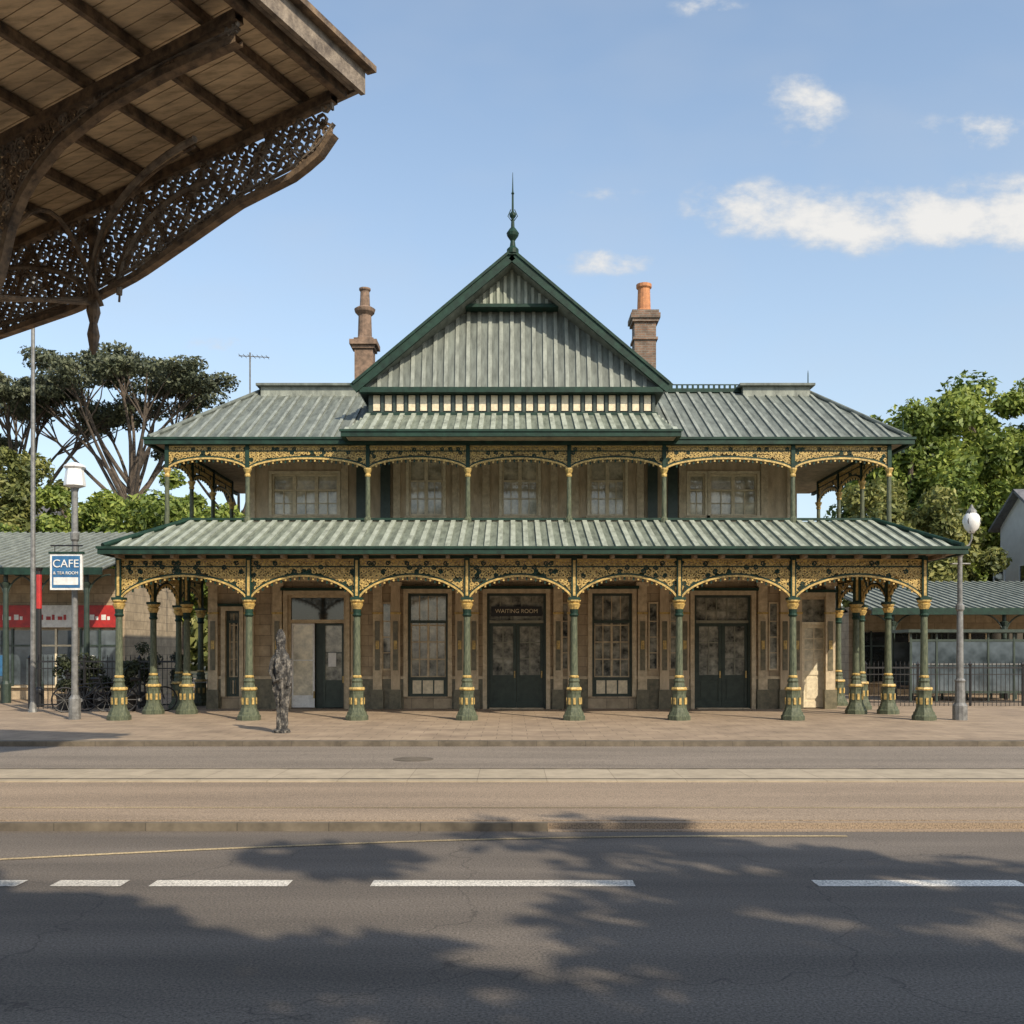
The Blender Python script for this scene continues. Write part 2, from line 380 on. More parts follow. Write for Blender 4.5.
ld.build('pilasters_and_dado',STN)
def leafdoor(mb,x0,x1,y,z0,z1,pm,gl,split=.42,bars=2,st=.09,cols=2,bm=None):
    bm=bm or pm
    h=z1-z0; mb.box(x0,x0+st,y,y+.05,z0,z1,pm); mb.box(x1-st,x1,y,y+.05,z0,z1,pm)
    mb.box(x0+st,x1-st,y+.002,y+.048,z0,z0+.18,pm); mb.box(x0+st,x1-st,y+.002,y+.048,z1-st,z1,pm)
    zs=z0+h*split; mb.box(x0+st,x1-st,y+.002,y+.048,zs-.06,zs+.06,pm)
    mb.box(x0+st,x1-st,y+.025,y+.04,z0+.18,zs-.06,pm)
    mb.box(x0+st+.05,x1-st-.05,y+.01,y+.024,z0+.25,zs-.13,pm)
    mb.box(x0+st,x1-st,y+.026,y+.034,zs+.06,z1-st,gl)
    for i in range(1,cols):
        xx=x0+st+(x1-x0-2*st)*i/cols; mb.box(xx-.016,xx+.016,y+.008,y+.025,zs+.06,z1-st,bm)
    for i in range(1,bars+1):
        zz=zs+.06+(z1-st-zs-.06)*i/(bars+1); mb.box(x0+st,x1-st,y+.01,y+.0252,zz-.016,zz+.016,bm)
    mb.box(x1-st+.02,x1-st+.06,y-.03,y-.001,zs-.02,zs+.18,GOLD)
dm=MB()
GD=mat('door_glazing_bar',(.28,.27,.20),(.15,.155,.12),rough=.5)
for (px0,px1,zt,k),(x0,x1,zb,zo) in zip(LO,lops):
    y=YW+.10
    fm=TRIM if k in('open','cream') else DOOR
    dm.box(x0-.12,x0-.001,YW-.1,YW+.05,zb,zo+.12,TRIM); dm.box(x1+.001,x1+.12,YW-.1,YW+.05,zb,zo+.12,TRIM)
    dm.box(x0-.001,x1+.001,YW-.1,YW+.05,zo+.001,zo+.12,TRIM); dm.box(x0-.18,x1+.18,YW-.2,YW-.002,zo+.122,zo+.2,GREEN)
    f=.07; dm.box(x0,x0+f,y-.06,y+.1,zb,zo,fm); dm.box(x1-f,x1,y-.06,y+.1,zb,zo,fm); dm.box(x0+f,x1-f,y-.06,y+.1,zo-f,zo,fm)
    a,b=x0+f,x1-f
    if k=='door':
        zt2=2.45; dm.box(a,b,y-.06,y+.1,zt2,zt2+.08,GD); mid=(a+b)/2
        leafdoor(dm,a+.004,mid-.004,y,.03,zt2-.004,DOOR,GLASSD,split=.36,bars=2,bm=GD); leafdoor(dm,mid+.004,b-.004,y,.03,zt2-.004,DOOR,GLASSD,split=.36,bars=2,bm=GD)
        dm.box(a,b,y+.02,y+.03,zt2+.08,zo-f,GLASSD)
        if px0==487: dm.box(a+.05,b-.05,y-.04,y+.015,zt2+.2,zt2+.48,BLACK)
        dm.box(a,b,y-.3,y+.1,0.0,.028,TRIM)
        for t in (.2,.4,.6,.8):
            xx=a+(b-a)*t; dm.box(xx-.018,xx+.018,y,y+.018,zt2+.08,zo-f,GD)
        if px0!=487: dm.box(a,b,y+.001,y+.0182,zt2+.34,zt2+.37,GD)
    elif k=='cream':
        leafdoor(dm,a,b,y,.03,2.4,CREAM,GLASSC,bars=3,cols=2); dm.box(a,b,y-.06,y+.1,2.402,2.48,CREAM); dm.box(a,b,y+.02,y+.03,2.48,zo-f,GLASSD)
    elif k=='open':
        dm.box(a,b,y-.06,y+.1,2.45,2.55,TRIM); dm.box(a,b,y+.02,y+.03,2.55,zo-f,GLASS)
        w=(b-a)
        leafdoor(dm,a+.01,a+.44*w,y,.03,2.44,WHITE,GLASSC,split=.12,bars=1,cols=1,st=.05)
        leafdoor(dm,a+.60*w,b-.01,y+.02,.03,2.44,DOOR,GLASSD,split=.3,bars=1,cols=1,st=.06)
        dm.box(a+.44*w+.005,a+.60*w-.005,y+.16,y+.2,.0,2.45,DOOR)
        dm.box(a+.7*w,a+.85*w,y-.01,y+.015,1.2,1.6,WHITE)
    else:
        zt2=2.45; dm.box(a,b,y-.06,y+.1,zt2,zt2+.08,DOOR); dm.box(a,b,y-.05,y+.1,zb,zb+.55,DOOR)
        dm.box(a+.06,b-.06,y-.07,y-.049,zb+.08,zb+.46,CREAM if k=='hwin' else TRIM)
        for t in (.33,.66):
            xx=a+(b-a)*t; dm.box(xx-.02,xx+.02,y-.08,y-.0695,zb+.08,zb+.46,DOOR)
        dm.box(a,b,y+.03,y+.04,zb+.55,zt2,GLASSD); dm.box(a,b,y+.02,y+.03,zt2+.08,zo-f,GLASSD)
        for t in((.25,.5,.75) if k=='hwin' else (.5,)):
            xx=a+(b-a)*t; r_=.03 if t==.5 else .014; dm.box(xx-r_,xx+r_,y-.02+(.004 if t!=.5 else 0),y+.028,zb+.55,zt2,TRIM)
            dm.box(xx-.014,xx+.014,y,y+.018,zt2+.08,zo-f,TRIM)
        for t in(.0,.33,.66,.98): 
            zz=zb+.57+(zt2-zb-.6)*t; dm.box(a,b,y-.018,y+.026,zz-.018,zz+.018,TRIM)
        dm.box(a,a+.03,y-.022,y+.0282,zb+.55,zt2,TRIM); dm.box(b-.03,b,y-.022,y+.0282,zb+.55,zt2,TRIM)
dm.build('ground_floor_doors_and_windows',STN)
def text(body,loc,size,mt,parent,name,rot=(math.pi/2,0,0)):
    c=bpy.data.curves.new(name,'FONT'); c.body=body; c.size=size; c.extrude=.006; c.align_x='CENTER'; c.align_y='CENTER'
    c.materials.append(mt); o=bpy.data.objects.new(name,c); COL.objects.link(o); o.location=loc; o.rotation_euler=rot; o.parent=parent; return o
text('WAITING ROOM',(X(516.5),YW+.05,2.79),.16,CREAM,STN,'door_sign_lettering')
# extra narrow glazed side lights set in shallow frames on the wall between pilasters
sl=MB()
for px in(387,468,565,653,674,773):
    x=X(px); w=.10
    sl.box(x-w,x+w,YW-.03,YW-.002,1.15,3.0,GLASSD)
    for s in(-1,1): sl.box(x+s*(w+.02)-.02,x+s*(w+.02)+.02,YW-.06,YW-.001,1.1,3.05,TRIM)
    sl.box(x-w,x+w,YW-.058,YW-.001,1.1,1.149,TRIM); sl.box(x-w,x+w,YW-.058,YW-.001,3.001,3.05,TRIM)
    for z in(1.6,2.05,2.5): sl.box(x-w,x+w,YW-.05,YW-.031,z-.015,z+.015,TRIM)
sl.build('narrow_side_lights',STN)

# ---- upper storey
uw=MB(); UO=[(272,338,474,516),(409,443,459,516),(502,538,459,516),(590,625,459,516),(689,705,474,516),(710,757,474,516)]
uo=[(X(a),X(b),Zp(d),Zp(c)) for a,b,c,d in UO]
wall_open(uw,-7.6,8.15,YW,YW+.3,4.9,7.15,uo,WALLUP)
uw.box(7.85,8.15,YW+.302,34,4.9,7.15,WALLUP); uw.box(-7.6,-7.3,YW+.302,34,4.9,7.15,WALLUP); uw.box(-7.6,8.15,34.002,34.3,4.9,7.15,WALLUP)
uw.box(-7.65,8.2,YW-.06,YW-.002,4.9,5.35,TRIM)
for px in (252,345,362,386,397,456,486,554,575,640,652,672,682,764,790):
    x=X(px); uw.box(x-.10,x+.10,YW-.09,YW-.061,5.0,7.085,TRIM); uw.box(x-.10,x+.10,YW-.061,YW-.001,5.352,7.085,TRIM); 
    if px in(362,386,652,672): uw.box(x-.14,x+.14,YW-.16,YW-.092,5.0,7.085,DOOR)
uw.build('upper_floor_wall',STN)
wm=MB()
for (a,b,c,d) in uo:
    y=YW+.05; 
    wm.box(a-.08,a-.001,YW-.05,YW+.1,c,d+.08,CREAM); wm.box(b+.001,b+.08,YW-.05,YW+.1,c,d+.08,CREAM); wm.box(a-.001,b+.001,YW-.05,YW+.1,d+.001,d+.08,CREAM)
    wm.box(a-.12,b+.12,YW-.14,YW+.1,c-.08,c-.001,TRIM)
    wm.box(a,b,y+.06,y+.07,c,d,GLASSC)
    w=b-a; n=3 if w>1.5 else (2 if w>.6 else 1)
    if w>1.2 and w<1.6: n=2
    for i in range(n):
        p,q=a+w*i/n,a+w*(i+1)/n
        wm.box(p,p+.05,y,y+.055,c,d,CREAM); wm.box(q-.05,q,y,y+.055,c,d,CREAM)
        wm.box(p+.05,q-.05,y+.002,y+.055,c,c+.06,CREAM); wm.box(p+.05,q-.05,y+.002,y+.055,d-.06,d,CREAM)
        zz=c+(d-c)*.62; wm.box(p+.05,q-.05,y+.002,y+.055,zz-.025,zz+.025,CREAM)
        mid=(p+q)/2; wm.box(mid-.013,mid+.013,y+.02,y+.055,c+.06,zz-.025,CREAM)
        wm.box(p+.05,q-.05,y+.022,y+.055,c+(zz-c)*.5-.012,c+(zz-c)*.5+.012,CREAM)
wm.build('upper_windows',STN)
# ---- wing roofs
wr=MB(); wx0,wx1,wy,wz=-9.45,10.35,26.0,7.17; rx0,rx1,ry,rz=-7.6,8.9,30.2,9.45; wyb=34.6
for (A,B,C,D) in [((wx0,wy,wz),(-4.2,wy,wz),(-3.4,ry,rz),(rx0,ry,rz)),((4.2,wy,wz),(wx1,wy,wz),(rx1,ry,rz),(3.4,ry,rz)),
                  ((wx1,wy,wz),(wx1,wyb,wz),(rx1,ry+.01,rz),(rx1,ry,rz)),((wx0,wyb,wz),(wx0,wy,wz),(rx0,ry,rz),(rx0,ry+.01,rz)),
                  ((wx1,wyb,wz),(wx0,wyb,wz),(rx0,ry+.02,rz),(rx1,ry+.02,rz))]:
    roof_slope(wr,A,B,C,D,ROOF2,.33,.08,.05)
wr.box(-4.25,4.25,wy+.02,wy+4,wz-.05,wz-.01,ROOF2)
wr.tube([(wx0,wy,wz+.05),(rx0,ry,rz+.05)],.06,8,ROOF2); wr.tube([(wx1,wy,wz+.05),(rx1,ry,rz+.05)],.06,8,ROOF2)
wr.bar((rx0,ry,rz+.05),(rx1,ry,rz+.05),.2,.12,GREEN)
x=rx0+.1
while x<rx1:
    if abs(x)>3.4:
        wr.box(x-.03,x+.03,ry-.02,ry+.02,rz+.1,rz+.24,GREEN); 
    x+=.16
wr.bar((rx0,ry,rz+.24),(rx1,ry,rz+.24),.03,.03,GREEN)
for a,b in((-7.5,-4.6),(6.9,8.9)):
    wr.box(a,b,ry-.35,ry+.35,rz-.2,rz+.1,RRIB2); wr.box(a-.12,b+.12,ry-.48,ry+.48,rz+.102,rz+.17,ROOF2)
wr.build('wing_roofs',STN)
wg=MB(); 
gutter(wg,wx0,wx1,wy,wyb,wz)
wg.box(wx0+.05,wx1-.05,wy+.05,YW-.0,7.09,7.12,SOFF); wg.box(8.15,wx1-.05,YW+.002,wyb,7.09,7.12,SOFF); wg.box(wx0+.05,-7.6,YW+.002,wyb,7.09,7.12,SOFF)
wg.build('upper_gutter_and_soffit',STN)
# ---- centre projecting skirt roof + clerestory + gable
cr=MB(); cx0,cx1,cy,cz=-4.25,4.2,25.4,7.24; sx0,sx1,sy,sz=-3.95,3.95,27.15,8.06
roof_slope(cr,(cx0,cy,cz),(cx1,cy,cz),(sx1,sy,sz),(sx0,sy,sz),ROOF,.31,.12,.055)
roof_slope(cr,(cx1,cy,cz),(cx1,sy+1,cz),(sx1,sy+1,sz),(sx1,sy,sz),ROOF,.31)
roof_slope(cr,(cx0,sy+1,cz),(cx0,cy,cz),(sx0,sy,sz),(sx0,sy+1,sz),ROOF,.31)
gutter(cr,cx0,cx1,cy,27.5,cz)
cr.box(cx0+.02,cx1-.02,cy+.02,wy-.1,7.1,7.14,SOFF)
zc0,zc1=8.04,8.74; cr.box(-3.9,3.9,27.2,31,zc0,zc1,DOOR)
n=24
for i in range(n):
    p=-3.84+7.68*i/n; q=p+7.68/n
    cr.box(p+.07,q-.07,27.17,27.199,zc0+.14,zc1-.14,CREAM)
    cr.box(q-.035,q+.035,27.14,27.198,zc0+.08,zc1-.05,DOOR)
cr.box(-3.95,3.95,27.12,27.199,zc0,zc0+.09,GREEN)
cr.build('centre_skirt_roof_and_clerestory',STN)
g=MB(); gz,ga=8.74,12.25; gx0,gx1=-4.2,4.17; gm=0.0; gy=26.95; gb=33.5
roof_slope(g,(gx1,gy,gz),(gx1,gb,gz),(gm,gb,ga),(gm,gy,ga),ROOF2,.33,.07,.045,.1)
roof_slope(g,(gx0,gb,gz),(gx0,gy,gz),(gm,gy,ga),(gm,gb,ga),ROOF2,.33,.07,.045,.1)
f0=27.25; f1=27.75; zt=11.05; wt=4.17*(ga-zt)/(ga-gz)
roof_slope(g,(-4.0,f0-.15,gz+.03),(4.0,f0-.15,gz+.03),(wt-.05,f1,zt),(-wt+.05,f1,zt),ROOF2,.30,.10,.05,.04)
g.add([(-3.9,28,gz),(3.9,28,gz),(0,28,ga-.15),(-3.9,33.2,gz),(3.9,33.2,gz),(0,33.2,ga-.15)],[(0,1,2),(5,4,3)],WALLUP)
g.box(-wt-.02,wt+.02,27.3,28,zt+.0,zt+.09,GREEN)
g.add([(-wt+.0,27.45,zt+.09),(wt,27.45,zt+.09),(0,27.45,ga-.05)],[(0,1,2)],ROOF)
for i in range(-6,7):
    x=i*.19; h=(wt-abs(x))*(ga-zt)/wt-.15
    if h>.1: g.box(x-.04,x+.04,27.41,27.452,zt+.09,zt+h,RRIB)
g.box(gx0+.1,gx1-.1,26.9,27.12,gz-.12,gz+.02,GREEN)
for sx,gx in((-1,gx0),(1,gx1)):
    a=Vector((gx+sx*.08,gy-.02,gz-.02)); b=Vector((0,gy-.02,ga+.06)); g.bar(a,b,.10,.28,GREEN,up=Vector((0,0,1)))
    g.bar(a+Vector((0,-.06,.13)),b+Vector((0,-.06,.13)),.06,.07,GREEN)
g.box(-.09,.09,gy-.12,gb,ga+.05,ga+.15,GREEN)
g.build('gable_roof',STN)
fi=MB(); fi.lathe(0.02,gy,[(.16,0),(.16,.12),(.08,.2),(.06,.35),(.15,.48),(.17,.56),(.1,.66),(.05,.72),(.04,.95),(.09,1.02),(.09,1.08),(.03,1.15),(.025,1.6),(.045,1.63),(.02,1.68),(.006,2.2)],12,GREEN,0,ga+.1)
for a in(0,math.pi/2):
    for s in(-1,1): fi.tube([(0.02+s*.04*math.cos(a),gy+s*.04*math.sin(a),ga+1.0),(0.02+s*.13*math.cos(a),gy+s*.13*math.sin(a),ga+1.12),(0.02+s*.05*math.cos(a),gy+s*.05*math.sin(a),ga+1.3)],.013,5,GREEN)
fi.build('roof_finial',STN)
ch=MB()
cxx,cyy=-4.56,31; ch.box(cxx-.28,cxx+.28,cyy-.28,cyy+.28,8.6,10.95,STONEL)
for r,z0,z1 in((.34,10.95,11.05),(.42,11.05,11.2),(.3,11.2,11.28)): ch.box(cxx-r,cxx+r,cyy-r,cyy+r,z0,z1,STONEL)
ch.lathe(cxx,cyy,[(.27,0),(.22,.1),(.2,.75),(.3,.85),(.33,.95),(.25,1.0),(.16,1.05),(.14,1.5),(.18,1.55),(.18,1.6)],14,STONEL,0,11.28)
ch.build('stone_chimney',STN)
ch=MB(); cxx=4.09; ch.box(cxx-.33,cxx+.33,cyy-.33,cyy+.33,8.6,11.75,BRICK)
for r,z0,z1 in((.38,11.2,11.28),(.40,11.75,11.85),(.45,11.85,12.0),(.41,12.0,12.1)): ch.box(cxx-r,cxx+r,cyy-r,cyy+r,z0,z1,BRICK)
ch.lathe(cxx,cyy,[(.26,0),(.26,.08),(.21,.12),(.19,.75),(.24,.8),(.24,.9),(.17,.9),(.17,.5)],14,TERRA,0,12.1)
ch.build('brick_chimney',STN)
an=MB(); ax,ay=X(250,31),31; an.tube([(ax,ay,9.3),(ax,ay,10.9)],.025,6,STEEL); an.tube([(ax-.35,ay,10.8),(ax+.6,ay,10.75)],.015,5,STEEL)
for i in range(7): an.tube([(ax-.3+i*.14,ay-.2,10.8-i*.007),(ax-.3+i*.14,ay+.2,10.8-i*.007)],.01,4,STEEL)
an.build('roof_aerial',STN)
an=MB()
for ax,ay,z0,z1 in((X(808,31),31,9.4,10.35),(X(903,28),28,7.2,8.2),(X(168,28),28,7.2,8.0)):
    an.lathe(ax,ay,[(.06,0),(.03,.1),(.06,.2),(.02,.3),(.015,z1-z0-.1),(.004,z1-z0)],8,GREEN,0,z0)
an.build('ridge_spikes',STN)

# ------------------------------------------------------------ ground
def sheet(name,x0,x1,y0,y1,z,mt):
    mb=MB(); mb.poly([(x0,y0,z),(x1,y0,z),(x1,y1,z),(x0,y1,z)],mt); return mb.build(name)
def slabobj(name,x0,x1,y0,y1,z0,z1,mt):
    mb=MB(); mb.box(x0,x1,y0,y1,z0,z1,mt); return mb.build(name)
GRD=mat('dry_grass_ground',(.09,.09,.04),(.06,.05,.03),rough=.95,scale=.3)
ROAD=asphalt('asphalt_road',(.135,.114,.093),patch=.28)
LANE=asphalt('pale_asphalt_lane',(.21,.175,.138),patch=.16,crack=.75)
ISL=asphalt('buff_surfacing',(.28,.213,.15),patch=.16,crack=.8)
SLAB=brickmat('paving_slabs',(.37,.28,.19),(.32,.24,.165),(.18,.135,.095),.6,.45,.008,nscale=1.2,namt=.35)
KERB=brickmat('kerb_stone',(.43,.36,.26),(.40,.335,.24),(.28,.23,.165),.9,3.,.006,nscale=3,namt=.25)
KERBD=brickmat('dark_kerb_stone',(.17,.14,.10),(.14,.115,.085),(.09,.075,.055),.9,3.,.006,nscale=3,namt=.5)
PAINT=asphalt('worn_white_paint',(.70,.66,.58),patch=.35,crack=.8)
YEL=asphalt('worn_yellow_paint',(.36,.28,.16),patch=.5)
sheet('ground',-600,600,-300,900,-.13,GRD)
sheet('road',-120,120,-30,9.9,-.10,ROAD)
slabobj('pavement',-60,60,18.6,60,-.12,0,SLAB)
slabobj('kerb',-60,60,18.35,18.597,-.12,.004,KERBD)
sheet('station_lane',-60,60,14.3,18.4,-.09,LANE)
slabobj('traffic_island',-60,60,10.0,12.85,-.12,-.02,ISL)
slabobj('kerb_strip',-60,60,12.853,14.25,-.12,.0,KERB)
mb=MB(); mb.box(-60,60,9.9,9.997,-.12,-.03,ISL); mb.box(-60,.35,9.82,9.897,-.12,-.02,KERBD); mb.box(.353,60,9.8,9.897,-.12,-.09,ISL); mb.build('kerb')
mb=MB()
mb.box(-60,60,13.0,13.06,.001,.006,KERBD); mb.box(-60,60,14.1,14.2,.001,.005,KERBD); mb.build('drain_channel')
mk=MB(); Ym=7.62
def dash(a,b,y=Ym,w=.2): mk.poly([(X(a,y),y-w/2,-.096),(X(b,y),y-w/2,-.096),(X(b,y),y+w/2,-.096),(X(a,y),y+w/2,-.096)],PAINT)
for a,b in((-140,-50),(-25,22),(55,125),(153,290),(372,634),(815,1022),(1200,1400)): dash(a,b)
mk.poly([(-60,10.75,-.016),(60,10.75,-.016),(60,10.80,-.016),(-60,10.80,-.016)],YEL)
mk.build('road_markings')
mk=MB(); P=[]
for i in range(25):
    t=i/24; x=-5.2+8.4*t; y=8.25+1.3*math.sin(min(1,t*1.15)*math.pi/2); P.append(Vector((x,y,-.095)))
vs=[];fs=[]
for i,p in enumerate(P): vs+=[(p.x,p.y-.035,-.095),(p.x,p.y+.035,-.095)]
for i in range(24): fs.append((2*i,2*i+2,2*i+3,2*i+1))
mk.add(vs,fs,YEL); mk.build('yellow_edge_line')
mb=MB(); mb.lathe(-1.6,16.2,[(.33,0),(.33,.004),(.01,.0045)],20,KERBD,0,-.088); mb.build('manhole_cover')

# ------------------------------------------------------------ canopy upper left
CAN=empty('station_canopy')
dd=Vector((.426,.905,0)).normalized(); ee=Vector((-.905,.426,0)).normalized(); ZZ=Vector((0,0,1))
T=Vector((-1.56,11,0))+ee*.55
def C(t,s,z): return T+dd*float(t)+ee*float(s)+ZZ*float(z)
def zt(s): return 7.86-.15*s
lowpts=[(-.1,7.62),(.2,7.32),(.53,7.16),(1.37,6.98),(2.19,6.68),(2.98,6.4),(4.07,6.14),(5.6,5.98),(8,5.7),(9,5.0)]
def interp(tb,s):
    for (a,b),(c,d) in zip(tb[:-1],tb[1:]):
        if s<=c: return b+(d-b)*(s-a)/(c-a)
    return tb[-1][1]
cb=MB()
t=-9.0
while t<.25:
    w=.19; tt=t; z=.34
    P=[C(tt,-.25,zt(-.25)+z),C(tt+w-.012,-.25,zt(-.25)+z),C(tt+w-.012,9.5,zt(9.5)+z),C(tt,9.5,zt(9.5)+z)]
    cb.slab(P,.03,DECK); t+=w
cb.slab([C(-9,-.3,zt(-.3)+.40),C(.3,-.3,zt(-.3)+.40),C(.3,9.6,zt(9.6)+.40),C(-9,9.6,zt(9.6)+.40)],.03,ROOF2)
cb.build('deck',CAN)
cp=MB()
for i,s in enumerate(np.arange(.45,9.5,.82)):
    cp.bar(C(-9,s,zt(s)+.24),C(.2,s,zt(s)+.24),.07,.11,IRON)
cp.bar(C(-9,-.27,zt(0)+.28),C(.28,-.27,zt(0)+.28),.06,.30,FASC); cp.bar(C(-9,-.34,zt(0)+.43),C(.36,-.34,zt(0)+.43),.12,.07,IRON)
cp.bar(C(-9,-.06,zt(0)+.16),C(.2,-.06,zt(0)+.16),.10,.13,IRON); cp.bar(C(-9,-.17,zt(0)+.22),C(.2,-.17,zt(0)+.22),.05,.10,FASC)
cp.bar(C(.28,-.25,zt(0)+.3),C(.28,9.5,zt(9.5)+.3),.06,.22,FASC)
cp.build('purlins_and_fascia',CAN)
rb=MB()
def rib(t,low,fillstep=.2,s1=9.0,cw=.075,th=.026):
    S_=np.linspace(0,s1,48)
    top=[C(t,s,zt(s)+.08) for s in S_]; rb.ribbon(top,.11,.12,dd,IRON)
    lo=[C(t,s,interp(low,s)) for s in S_]; rb.ribbon(lo,cw,.11,dd,IRON)
    lo2=[C(t,s,min(zt(s),interp(low,s)+.12)) for s in S_]; rb.ribbon(lo2,.025,.05,dd,FASC)
    z=7.85; r=0
    while z>4.8:
        s=.1+(fillstep/2 if r%2 else 0)
        while s<s1:
            if interp(low,s)+.1<z<zt(s)+.02:
                scroll(rb,C(t,s,z),ee,ZZ,dd,fillstep*.6,IRON if random.random()<.5 else FASC,th,.04,random.uniform(0,6.28),1.35,random.choice([-1,1]))
            s+=fillstep
        z-=fillstep*.87; r+=1
    s=.4; k=0
    while s<s1-.6:
        a=(s,interp(low,s)); b=(s+.5,zt(s+.5)); 
        if k%2: a=(s,zt(s)); b=(s+.5,interp(low,s+.5))
        rb.bar(C(t,*a),C(t,*b),.045,.03,IRON,up=dd); s+=.5; k+=1
rib(0.1,lowpts,.15)
low2=[(0,7.7),(1,7.6),(1.8,7.45),(2.5,7.2),(3,6.85),(3.3,6.4),(3.45,5.9),(3.6,5.6),(6,5.45),(9,5.2)]
rib(-1.5,low2,.15)
low3=[(0,7.65),(2,7.5),(3,7.3),(4,6.9),(4.6,6.2),(5,5.9),(9,5.2)]
rib(-4.2,low3,.22)
rib(-7.,low3,.3)
rb.build('lattice_ribs',CAN)
pn=MB()
ps=3.75; p=C(.1,ps,0)
pn.lathe(p.x,p.y,[(.02,5.5),(.05,5.57),(.08,5.75),(.05,5.9),(.09,6.05),(.065,6.2),(.06,6.9),(.09,7.0),(.06,7.1),(.06,7.25)],10,IRON,0,0)
for s0,s1,z0,z1,tt in((3.7,1.4,6.2,7.45,-.7),(3.85,5.9,6.2,6.9,0),(3.3,1.8,6.2,7.35,0)):
    P=[C(.1+tt*(i/14),s0+(s1-s0)*(1-math.cos(i/14*math.pi/2)),z0+(z1-z0)*math.sin(i/14*math.pi/2)) for i in range(15)]
    pn.tube(P,.04,6,FASC); 
    P=[q+Vector((0,0,-.09)) for q in P]; pn.tube(P,.015,5,IRON)
P=[C(-1.5+1.6*i/12,3.6,6.1+.9*math.sin(i/12*math.pi)) for i in range(13)]; pn.tube(P,.03,6,IRON)
pn.tube([C(-1.5,6.2,6.1),C(.1,3.75,6.2)],.035,6,FASC); pn.tube([C(-1.5,3.5,5.7),C(.1,3.75,6.15)],.025,6,IRON)
pn.tube([C(.1,3.75,6.2),C(.1,9,6.0)],.03,6,IRON)
for t in(.1,-4.2,-8.5):
    q=C(t,9.2,0); pn.lathe(q.x,q.y,[(.3,-.1),(.3,.5),(.16,.6),(.14,5),(.25,5.3),(.2,6.3)],12,IRON)
pn.build('brackets_and_pendants',CAN)

# ------------------------------------------------------------ street furniture
def lamp_post(x,y):
    e=empty('street_lamp'); m=MB()
    m.lathe(x,y,[(.17,0),(.17,.35),(.12,.42),(.11,.9),(.13,.95),(.085,1.0),(.07,2.6),(.10,2.65),(.10,2.75),(.06,2.8),(.055,3.9),(.08,3.95),(.03,4.0)],12,STEEL)
    m.tube([(x,y,3.9),(x+.05,y,4.1),(x+.22,y,4.2),(x+.28,y,4.35),(x+.28,y,4.5)],.025,8,STEEL)
    m.tube([(x-.25,y,3.75),(x+.25,y,3.75)],.02,6,STEEL)
    m.build('post',e,False)
    h=MB(); h.lathe(x+.28,y,[(.06,0),(.10,.05),(.16,.12),(.2,.25),(.2,.33),(.17,.42),(.1,.5)],14,GLOBE,0,4.48); h.build('globe',e,True)
    c=MB(); c.lathe(x+.28,y,[(.12,0),(.11,.05),(.05,.12),(.02,.2)],12,STEEL,0,4.97)
    for i in range(4):
        a=i*math.pi/2+.78; c.tube([(x+.28+.08*math.cos(a),y+.08*math.sin(a),4.5),(x+.28+.215*math.cos(a),y+.215*math.sin(a),4.76),(x+.28+.1*math.cos(a),y+.1*math.sin(a),5.0)],.01,4,BLACK)
    c.build('lantern_cap',e)
lamp_post(10.75,24.)
e=empty('street_lamp'); x,y=-10.58,24.2; m=MB()
m.lathe(x,y,[(.14,0),(.14,.5),(.08,.6),(.065,4.3),(.1,4.35),(.11,4.5),(.075,4.55),(.07,5.5),(.1,5.6)],12,STEEL); m.build('post',e)
m=MB(); m.lathe(x,y,[(.12,0),(.25,.05),(.25,.1),(.2,.45),(.26,.5),(.22,.56),(.05,.62)],8,GLOBE,.39,5.6); m.build('lantern',e)
e=empty('hanging_sign'); m=MB()
xa,xb=X(51,24.),X(83,24.); za,zb=Zp(590,24.),Zp(554,24.); ys=23.95
m.box(xa,xb,ys,ys+.06,za,zb,WHITE); m.box(xa+.05,xb-.05,ys-.008,ys-.001,za+.05,zb-.05,BLUE); m.box(xa+.09,xb-.09,ys-.014,ys-.0082,za+.12,za+.3,WHITE)
m.box(xa-.03,xb+.03,ys-.02,ys+.08,zb+.001,zb+.05,GREEN); m.tube([(xa,ys+.03,zb+.2),(xb,ys+.03,zb+.2)],.02,6,BLACK); 
for q in(xa+.1,xb-.1): m.tube([(q,ys+.03,zb),(q,ys+.03,zb+.2)],.01,5,BLACK)
m.build('board',e); text('CAFE',((xa+xb)/2,ys-.02,za+.62),.27,WHITE,e,'lettering')
text('& TEA ROOM',((xa+xb)/2,ys-.02,za+.4),.1,WHITE,e,'small_lettering')
m=MB(); mx,my=X(33,27),27.; m.lathe(mx,my,[(.12,0),(.10,.1),(.07,.3),(.06,6),(.045,12.5)],10,STEEL); m.build('canopy_post_standin')  # stand-in for the thin canopy post, set far back as a free pole
m=MB(); sx,sy=-4.68,20.3; KX=.8
prof=[(.20,0),(.20,.06),(.13,.09),(.13,.3),(.14,.5),(.17,.7),(.20,.9),(.225,1.1),(.24,1.3),(.22,1.45),(.17,1.58),(.12,1.66),(.10,1.70),(.10,1.76),(.115,1.84),(.115,1.94),(.09,2.03),(.04,2.1)]
n=30; vs=[];fs=[]
pr=[]
for i in range(len(prof)-1):
    for k in range(4): 
        t=k/4; pr.append((prof[i][0]*(1-t)+prof[i+1][0]*t,prof[i][1]*(1-t)+prof[i+1][1]*t))
pr.append(prof[-1])
for (r,z) in pr:
    for i in range(n):
        a=2*math.pi*i/n; fold=1+.15*math.sin(5*a+z*3.2)*(1 if .1<z<1.6 else .3)+.08*math.sin(9*a-z*5)+random.uniform(-.09,.09)
        vs.append((sx+r*fold*math.cos(a)*KX+.02*math.sin(z*2.2),sy+r*fold*math.sin(a)*.8,z))
